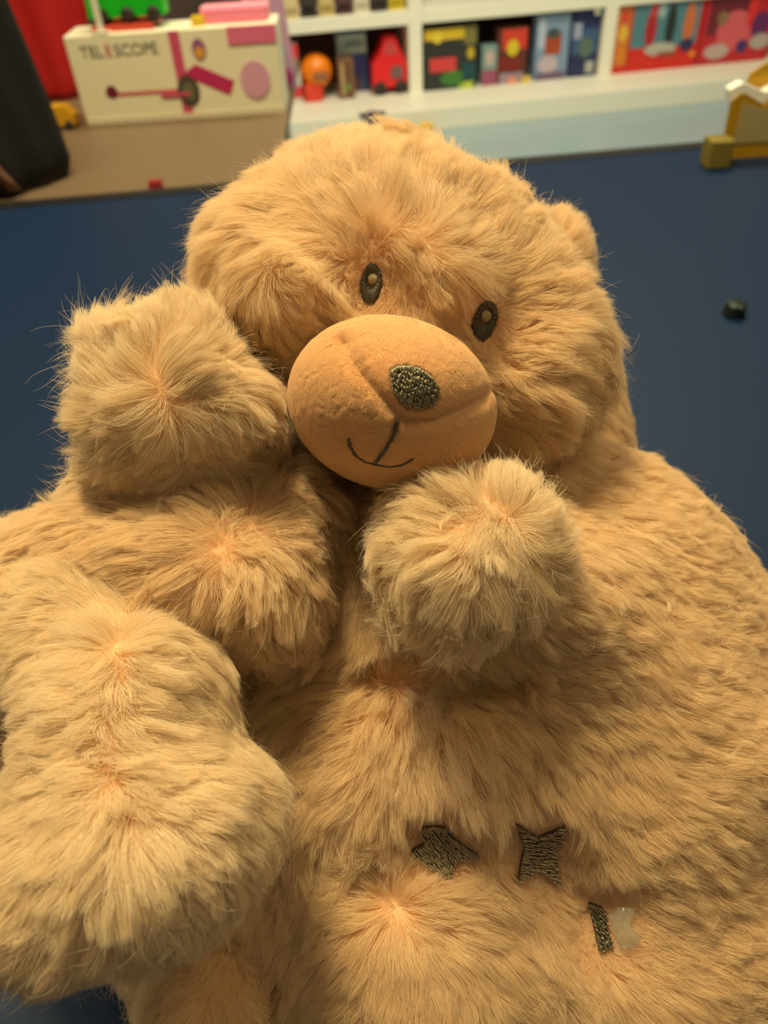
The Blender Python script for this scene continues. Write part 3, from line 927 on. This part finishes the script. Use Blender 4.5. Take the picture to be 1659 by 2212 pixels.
# ---- head
o_h, V, Q = build('head', head, 0.0028)
g_h = [(450, 520, -0.95, -0.1), (430, 600, -0.9, 0.5), (520, 640, 0.3, 1), (560, 560, -0.6, 0.6), (620, 620, 0.6, 0.7), (680, 650, 0.9, 0.5), (600, 700, 0.7, 0.9),
       (560, 430, -1, -0.4), (650, 480, -0.9, 0.1), (700, 400, -0.5, -1), (720, 550, -0.9, 0.4), (760, 470, -0.6, -0.6), (850, 350, -0.05, -1),
       (850, 430, 0.0, -1), (1000, 380, 0.3, -1), (1100, 430, 0.6, -0.9), (1200, 500, 0.8, -0.6), (900, 480, 0.2, -0.8),
       (880, 520, 0.7, 0.7), (940, 590, 0.7, 0.8), (1000, 660, 0.75, 0.75), (1050, 600, 0.9, -0.3), (1100, 560, 0.7, -0.7), (1000, 520, 0.6, -0.8),
       (1120, 680, 1, 0.1), (1200, 640, 1, -0.3), (1280, 600, 0.9, -0.4), (1150, 780, 1, 0.15), (1250, 800, 0.95, 0.3), (1320, 720, 1, 0.1),
       (1120, 900, 0.9, 0.4), (1200, 960, 0.8, 0.6), (1080, 980, 0.5, 0.9), (1280, 900, 0.9, 0.5), (640, 760, -0.4, 1), (580, 780, 0.2, 1),
       (850, 640, -0.2, 0.6), (930, 650, 0.5, 0.5), (800, 540, -0.1, -1, .6), (830, 570, 0.6, 0.6)]
def head_len(x, y):
    L = np.ones(len(x))
    for ex, ey in ((803, 622), (1046, 698)):
        r = np.hypot(x - ex, y - ey)
        L = np.minimum(L, 0.18 + 0.82 * np.clip((r - 45) / 75, 0, 1))
    L = np.where((x > 850) & (x < 990) & (y > 600) & (y < 700), np.minimum(L, 0.45), L)
    L = np.where((x > 820) & (x < 1040) & (y > 480) & (y < 700) & (np.abs((y - 500) - (x - 870) * 1.25) < 45), 0.75, L)
    rm = np.hypot((x - 846) / 225, (y - 868) / 190)
    L = np.where((rm < 1.15) & (y > 800), np.minimum(L, 0.6), L)
    return L
grow('head', head, V, Q, o_h, g_h, M['fur'], density=5.2e6 * DQ, length=0.0175, lift=0.42, tuft=0.0058, clump=0.52,
     others=[muzzle, paw_l], lenfn=head_len, messy=0.18, clear=[(oval(802, 612, 24, 42, 0.12), 0.93), (oval(1047, 692, 26, 44, 0.3), 0.88)], maskfn=lambda x, y, f: np.where(
         (np.hypot((x - 801) / 24, (y - 615) / 44) < 1) | (np.hypot((x - 1046) / 26, (y - 696) / 44) < 1), 0.03, 1.0))
# ---- ears
for nm, sh, gd in (('ear', ear_l, [(690, 340, -0.3, -1), (640, 380, -1, -0.3)]), ('ear', ear_r, [(1300, 560, 1, -0.2), (1270, 500, 0.5, -1), (1330, 640, 1, 0.4)])):
    o_e, V, Q = build(nm, sh, 0.0025)
    grow('ear', sh, V, Q, o_e, gd, M['fur'], density=4e6 * DQ, length=0.010, lift=0.5, tuft=0.005, clump=0.4, others=[head])
# ---- raised paw, arm
g = [(200, 740, -0.7, -1), (250, 800, -0.6, -0.9), (330, 700, -0.2, -1), (400, 690, 0.0, -1), (450, 780, 0.6, -0.3), (540, 880, 1, 0.2), (590, 900, 1, 0.5),
     (180, 880, -1, -0.1), (190, 980, -1, 0.3), (300, 880, -0.8, 0.2), (400, 860, 0.6, -0.1), (300, 980, -0.6, 0.9), (360, 1000, 0.0, 1), (430, 1000, 0.3, 1), (480, 960, 0.9, 0.4),
     (420, 900, 0.4, 0.8)]
o_p, V, Q = build('paw', paw_l, 0.0025, 'raised paw at the cheek')
grow('paw_l', paw_l, V, Q, o_p, g, M['fur_cream'], density=5.5e6 * DQ, length=0.0155, lift=0.40, tuft=0.006, clump=0.62, others=[head, muzzle], messy=0.28, fly=0.05,
     lenfn=lambda x, y: 1 + 0.2 * (y > 960) + 0.2 * ((x < 250) & (y < 800)))
g = [(540, 1130, 0.1, -1, .4), ('whorl', 545, 1135, 200, 1.2), (450, 1100, -0.7, 0.3), (330, 1120, -0.9, 0.5), (200, 1100, -0.9, 0.3), (150, 1180, -0.9, 0.5), (250, 1200, -0.9, 0.6),
     (400, 1200, -0.9, 0.4), (350, 1280, -0.9, 0.7), (550, 1250, -0.1, 1), (620, 1230, 0.6, 1), (500, 1330, 0.1, 1), (600, 1350, 0.3, 1), (560, 1430, 0.2, 1),
     (690, 1130, 0.2, 1), (720, 1250, 0.1, 1), (430, 1380, 0.2, 1), (650, 1080, 0.3, 0.8)]
o_a, V, Q = build('arm', arm_l, 0.0028)
grow('arm_l', arm_l, V, Q, o_a, g, M['fur'], density=5.2e6 * DQ, length=0.0165, lift=0.36, tuft=0.0062, clump=0.66, others=[head, muzzle, paw_l, leg_l], messy=0.24)
# ---- leg with foot
g = [(240, 1450, -0.2, 1, .3), (150, 1400, -0.9, 0.5), (120, 1550, -1, 0.2), (130, 1700, -0.95, 0.4), (60, 1600, -1, 0.2), (350, 1400, 0.9, 0.2), (420, 1450, 1, 0.3),
     (350, 1560, 1, 0.05), (450, 1620, 1, 0.1), (380, 1690, 1, 0.15), (550, 1700, 1, 0.3), (300, 1480, 0.9, 0.1), (190, 1480, -0.95, 0.2), (190, 1620, -1, 0.2), (290, 1620, 1, 0.1),
     (230, 1790, -0.3, 1), (330, 1800, 0.5, 1), (450, 1820, 0.8, 0.7), (560, 1850, 0.8, 0.7), (100, 1850, -0.9, 0.7), (60, 2000, -0.9, 0.7), (200, 1950, -0.6, 1),
     (330, 1950, 0.1, 1), (450, 1950, 0.3, 1), (560, 2000, 0.4, 1), (300, 2080, -0.2, 1), (500, 2080, 0.1, 1), (250, 1340, -0.4, -0.6, .5), (330, 1330, 0.7, -0.1)]
o_l, V, Q = build('leg', leg_l, 0.0028, 'bent leg with its fluffy foot towards the viewer')
grow('leg_l', leg_l, V, Q, o_l, g, M['fur_cream'], density=7.0e6 * DQ, length=0.0150, lift=0.33, tuft=0.0058, clump=0.52, others=[], messy=0.13,
     lenfn=lambda x, y: np.where(y > 1950, 1.0, 0.85))
o_u, V, Q = build('leg', leg_under, 0.0035, 'shaded thigh under the bent leg')
grow('leg_u', leg_under, V, Q, o_u, [(440, 2100, 0.0, 1), (350, 2150, -0.4, 1), (560, 2150, 0.3, 1)], M['fur'], density=4e6 * DQ, length=0.014, lift=0.35, others=[leg_l])
# ---- other arm
g = [(900, 1110, -0.8, 0.3), (980, 1060, -0.4, -0.5), (1080, 1040, 0.1, -1), (1160, 1080, 0.8, -0.5), (1190, 1150, 1, 0.2), (1050, 1130, -0.5, 0.4), (820, 1190, -1, -0.1), (800, 1230, -1, 0.2),
     (870, 1260, -0.9, 0.5), (900, 1340, -0.7, 0.9), (980, 1370, 0.1, 1), (1050, 1330, 0.3, 1), (950, 1220, -0.7, 0.5), (1050, 1230, 0.2, 1), (1130, 1250, 0.5, 1), (1000, 1290, -0.1, 1)]
o_q, V, Q = build('paw', paw_r, 0.0025, 'lower paw held to the chest')
grow('paw_r', paw_r, V, Q, o_q, g, M['fur_cream'], density=5.5e6 * DQ, length=0.0140, lift=0.40, tuft=0.0065, clump=0.66, others=[muzzle], messy=0.32, fly=0.06,
     lenfn=lambda x, y: 1 + 0.12 * ((y > 1230) | (x < 850)))
# ---- muzzle, with its sewn seams as real grooves
SEAMS = [[(738, 680), (735, 720), (760, 780), (800, 830), (850, 885), (880, 905), (935, 905), (990, 885), (1040, 860), (1072, 830)],
         [(862, 895), (850, 925)]]
def seg_dist(x, y, poly):
    d = np.full(np.shape(x), 1e9)
    for (x0, y0), (x1, y1) in zip(poly[:-1], poly[1:]):
        vx, vy = x1 - x0, y1 - y0
        u = np.clip(((x - x0) * vx + (y - y0) * vy) / (vx * vx + vy * vy), 0, 1)
        d = np.minimum(d, np.hypot(x - x0 - u * vx, y - y0 - u * vy))
    return d
class Muz:
    flat = False
    def __call__(self, p):
        x, y, t = proj(p)
        front = t < 0.29
        d = np.minimum(seg_dist(x, y, SEAMS[0]), seg_dist(x, y, SEAMS[1]) + 6)
        g = 0.0020 * np.exp(-(d / 15.0) ** 2) + 0.0011 * np.exp(-(d / 50.0) ** 2)
        rm = np.hypot((x - 846) / 225, (y - 876) / 180)
        return muzzle(p) + np.where(front, g * np.clip((1.0 - rm) / 0.14, 0, 1), 0)
    def grad(self, p, e=2e-4):
        g = np.stack([self(p + np.eye(3)[i] * e) - self(p - np.eye(3)[i] * e) for i in range(3)], 1)
        return g / (np.linalg.norm(g, axis=1, keepdims=True) + 1e-9)
muz = Muz()
lo, hi = muzzle.bounds()
V, Q = surface_net(muz, lo, hi, 0.0011)
o_m = link('muzzle', mesh_np('muzzle', V, Q), M['velour'], root)
o_m['label'] = 'smooth short-pile muzzle'
nose_poly = [(842, 800), (858, 790), (880, 789), (905, 795), (930, 812), (947, 840), (948, 862), (935, 880), (905, 887), (880, 884), (862, 868), (848, 842)]
grow('muzzle', muz, V, Q, o_m, [(700, 850, -0.6, 0.4), (850, 700, 0, -1), (1000, 850, 0.8, 0.3), (850, 1000, 0, 1), (900, 760, 0.1, -1), (760, 980, -0.4, 1), (950, 980, 0.4, 1)],
     M['fuzz'], density=34e6 * DQ, length=0.0010, lift=1.1, tuft=0.002, clump=0.06, width=0.00005, name='nap', K=3, curl=0.0001, fly=0.002, messy=0.12, push=False,
     maskfn=lambda x, y, f: np.where(in_poly(x, y, nose_poly), 0, 1.0))
# stitches along the seams
pth = []
poly = SEAMS[0]
for (x0, y0), (x1, y1) in zip(poly[:-1], poly[1:]):
    n_ = max(1, int(math.hypot(x1 - x0, y1 - y0) / 11))
    for i in range(n_):
        u = (i + 0.2) / n_; u2 = (i + 0.8) / n_
        X_ = np.array([x0 + (x1 - x0) * u - 3, x0 + (x1 - x0) * u2 + 3]); Y_ = np.array([y0 + (y1 - y0) * u, y0 + (y1 - y0) * u2])
        q = hit(muz, X_, Y_)
        pth.append(q - cF * 0.0001)
Vt, Ft = threads(pth, 0.00030)
o_s = link('seam_stitching', mesh_np('seam', Vt, Ft), M['skin'], o_m)

# ---- embroidery
def satin(shape, poly, ang, pitch, lift, r, seglen=30, jit=2.0, extra=0.0):
    """parallel stitches clipped to an outline, lying on the shape"""
    P2 = np.array(poly, float)
    c = P2.mean(0)
    ca, sa = math.cos(ang), math.sin(ang)
    L = (P2 - c) @ np.array([[ca, -sa], [sa, ca]])
    out = []
    s = L[:, 1].min()
    while s < L[:, 1].max():
        us = np.arange(L[:, 0].min() - 2, L[:, 0].max() + 2, 1.0)
        X_ = c[0] + us * ca - s * sa
        Y_ = c[1] + us * sa + s * ca
        ins = in_poly(X_, Y_, poly)
        i = 0
        while i < len(us):
            if ins[i]:
                j = i
                while j + 1 < len(us) and ins[j + 1]: j += 1
                a = i
                while a < j:
                    b = min(j, a + int(seglen * random.uniform(0.6, 1.3)))
                    if b - a >= 3:
                        k = 5
                        ii = np.linspace(a, b, k).astype(int)
                        jx, jy = random.uniform(-jit, jit), random.uniform(-jit, jit)
                        q = hit(shape, X_[ii] + jx * np.linspace(0, 1, k), Y_[ii] + jy)
                        arch = np.sin(np.linspace(0, math.pi, k)) * 0.00022 + lift + random.uniform(0, 0.00015)
                        out.append(q - cF * arch[:, None] * 1.0)
                    a = b + 1
                i = j + 1
            else:
                i += 1
        s += pitch
    return out
def pad(shape, poly, lift, m, name, parent, drop=0.003):
    """padded ground of an embroidered patch: outline shrunk in rings, standing proud of the cloth"""
    P2 = np.array(poly, float); c = P2.mean(0)
    rings = []
    dense = []
    for a, b in zip(P2, np.roll(P2, -1, axis=0)):
        for u in np.linspace(0, 1, 5)[:-1]: dense.append(a + (b - a) * u)
    dense = np.array(dense)
    V = []; Fc = []
    for s, l in ((1.0, -drop), (0.97, lift * 0.7), (0.85, lift), (0.5, lift), (0.12, lift)):
        q = c + (dense - c) * s
        V += [tuple(v) for v in hit(shape, q[:, 0], q[:, 1]) - cF * l]
    n = len(dense)
    for r_ in range(4):
        for i in range(n):
            j = (i + 1) % n
            Fc.append((r_ * n + i, r_ * n + j, (r_ + 1) * n + j, (r_ + 1) * n + i))
    Fc.append(tuple(range(4 * n, 5 * n)))
    return link(name, mesh_np(name, V, Fc), m, parent)

nose = pad(muz, nose_poly, 0.0008, M['pad'], 'nose', o_m)
nose['label'] = 'oval nose embroidered in silver grey metallic thread'
th = satin(muz, nose_poly, math.radians(72), 2.2, 0.0011, None, seglen=26, jit=1.0)
th2 = satin(muz, nose_poly, math.radians(76), 6.0, 0.0013, None, seglen=16, jit=2)
# border stitches
for a, b in zip(nose_poly, nose_poly[1:] + nose_poly[:1]):
    n_ = max(1, int(math.hypot(b[0] - a[0], b[1] - a[1]) / 6))
    for i in range(n_):
        u = i / n_
        ex, ey = a[0] + (b[0] - a[0]) * u, a[1] + (b[1] - a[1]) * u
        dx, dy = 895 - ex, 838 - ey
        l_ = math.hypot(dx, dy)
        q = hit(muz, [ex - dx / l_ * 3, ex + dx / l_ * 6, ex + dx / l_ * 12], [ey - dy / l_ * 3, ey + dy / l_ * 6, ey + dy / l_ * 12])
        th2.append(q - cF * np.array([0.0004, 0.0011, 0.0011])[:, None])
Vt, Ft = threads(th + th2, [0.00018, 0.00022, 0.00026])
ns = link('nose', mesh_np('nose_threads', Vt, Ft), M['thread_metal'], None)
# the threads and their ground are one nose: join into one mesh with two materials
def join(a, b):
    import bmesh
    bm = bmesh.new()
    bm.from_mesh(a.data)
    n0 = len(bm.faces)
    bm.from_mesh(b.data)
    for i, f_ in enumerate(bm.faces):
        f_.material_index = 0 if i < n0 else 1
        f_.smooth = True
    a.data.materials.append(b.data.materials[0])
    bm.to_mesh(a.data); bm.free()
    bpy.data.objects.remove(b)
join(nose, ns)

# mouth: a short stem and a smile of overlapping stitches
def stitch_line(shape, pts, step, wid, lift, thick=2):
    out = []
    P2 = np.array(pts, float)
    seg = np.linalg.norm(np.diff(P2, axis=0), axis=1)
    tot = seg.sum(); cum = np.concatenate([[0], np.cumsum(seg)])
    s = 0
    while s < tot:
        for _ in range(thick):
            s0 = max(0, s - step * 0.5); s1 = min(tot, s + step * 1.1)
            ss = np.linspace(s0, s1, 4)
            X_ = np.interp(ss, cum, P2[:, 0]) + np.linspace(-1, 1, 4) * random.uniform(-wid, wid) + random.uniform(-wid, wid) * 0.5
            Y_ = np.interp(ss, cum, P2[:, 1]) + np.linspace(-1, 1, 4) * random.uniform(-wid, wid) * 0.6
            q = hit(shape, X_, Y_)
            out.append(q - cF * (lift + np.array([0, 0.0003, 0.0003, 0])[:, None]))
        s += step * 0.55
    return out
mouth = stitch_line(muz, [(858, 908), (852, 935), (838, 965), (822, 985), (812, 1000)], 9, 4.5, 0.0010, 4)
mouth += stitch_line(muz, [(753, 948), (757, 968), (768, 985), (788, 999), (812, 1005), (840, 1010), (865, 1007), (880, 1000), (892, 992)], 8, 1.8, 0.0010, 3)
mouth += stitch_line(muz, [(753, 948), (757, 968), (768, 985)], 7, 4, 0.0010, 2)
Vt, Ft = threads(mouth, [0.00024, 0.00030])
o_mo = link('mouth', mesh_np('mouth', Vt, Ft), M['thread_dark'], o_m)
o_mo['label'] = 'smiling mouth in dark grey stitches'

# eyes
def eye(cx, cy, rx, ry, tilt, lab):
    n_ = 20
    ca, sa = math.cos(tilt), math.sin(tilt)
    def ell(s, dy=0):
        return [(cx + rx * s * math.cos(a) * ca - ry * s * math.sin(a) * sa, cy + dy + rx * s * math.cos(a) * sa + ry * s * math.sin(a) * ca)
                for a in np.linspace(0, 2 * math.pi, n_, endpoint=False)]
    e = pad(head, ell(1.0), 0.0007, M['pad'], 'eye', o_h)
    paths, pale = [], []
    hx, hy = cx + 3, cy - ry * 0.22
    for k in range(86):
        a = 2 * math.pi * k / 86
        ox, oy = cx + rx * math.cos(a) * ca - ry * math.sin(a) * sa, cy + rx * math.cos(a) * sa + ry * math.sin(a) * ca
        u0, u1 = 0.40, 1.06
        X_ = hx + (ox - hx) * np.linspace(u0, u1, 4); Y_ = hy + (oy - hy) * np.linspace(u0, u1, 4)
        X_ = X_ + random.uniform(-1.5, 1.5); Y_ = Y_ + random.uniform(-1.5, 1.5)
        q = hit(head, X_, Y_)
        paths.append(q - cF * np.array([0.0008, 0.0014, 0.0014, 0.0004])[:, None])
    for k in range(16):
        xx = hx - 9 + 18 * k / 15
        hh = 13 * math.sqrt(max(0.05, 1 - ((xx - hx) / 11) ** 2))
        q = hit(head, [xx, xx, xx], [hy - hh, hy, hy + hh])
        pale.append(q - cF * np.array([0.0010, 0.0015, 0.0010])[:, None])
    Vt, Ft = threads(paths, [0.00026, 0.00032])
    t_ = link('eye', mesh_np('eye_threads', Vt, Ft), M['thread_dark'], None)
    join(e, t_)
    e['label'] = lab
    Vt, Ft = threads(pale, 0.0002)
    hl = link('eye_highlight', mesh_np('hl', Vt, Ft), M['thread_pale'], o_h)
eye(802, 614, 23, 44, 0.12, 'oval eye stitched in charcoal thread, above the cheek touched by the paw')
eye(1047, 694, 25, 46, 0.30, 'oval eye stitched in charcoal thread, half hidden by fur')

# stars on the tummy
for i, (poly, ang, mt) in enumerate(zip(POLYS, (math.radians(50), math.radians(4), math.radians(50)), ('thread_taupe', 'thread_taupe', 'thread_metal'))):
    s_ = pad(torso, poly, 0.0022, M['pad'], 'embroidered_star', o_t)
    th = satin(torso, poly, ang, 3.2, 0.0028, None, seglen=22, jit=2.5)
    th += satin(torso, poly, ang + 0.12, 6.0, 0.0031, None, seglen=12, jit=3)
    Vt, Ft = threads(th, [0.00020, 0.00026])
    t_ = link('st', mesh_np('star_threads', Vt, Ft), M[mt], None)
    join(s_, t_)
    s_['label'] = ['taupe stitched star nearest the foot', 'taupe stitched star in the middle', 'silver stitched star mostly folded into the fur'][i]
# see-through scrap of embroidery film caught beside the last star
film_m = mat('clear_film', (0.50, 0.50, 0.40), 0.12)
film_m.node_tree.nodes['Principled BSDF'].inputs['Alpha'].default_value = 0.30
fp = [(1306, 1964), (1330, 1946), (1364, 1950), (1352, 1984), (1378, 2012), (1366, 2032), (1340, 2036), (1334, 2040), (1318, 2004)]
q = hit(torso, [a for a, b in fp], [b for a, b in fp]) - cF * 0.0045
c_ = q.mean(0) + cF * 0.0006
Vf = [tuple(v) for v in q] + [tuple(c_)] + [tuple(v + cF * 0.0003) for v in q] + [tuple(c_ + cF * 0.0003)]
n_ = len(fp)
Ff = [(i, (i + 1) % n_, n_) for i in range(n_)] + [(n_ + 1 + (i + 1) % n_, n_ + 1 + i, 2 * n_ + 1) for i in range(n_)] + [((i + 1) % n_, i, n_ + 1 + i, n_ + 1 + (i + 1) % n_) for i in range(n_)]
link('backing_film', mesh_np('film', Vf, Ff), film_m, o_t)['label'] = 'clear plastic film scrap'
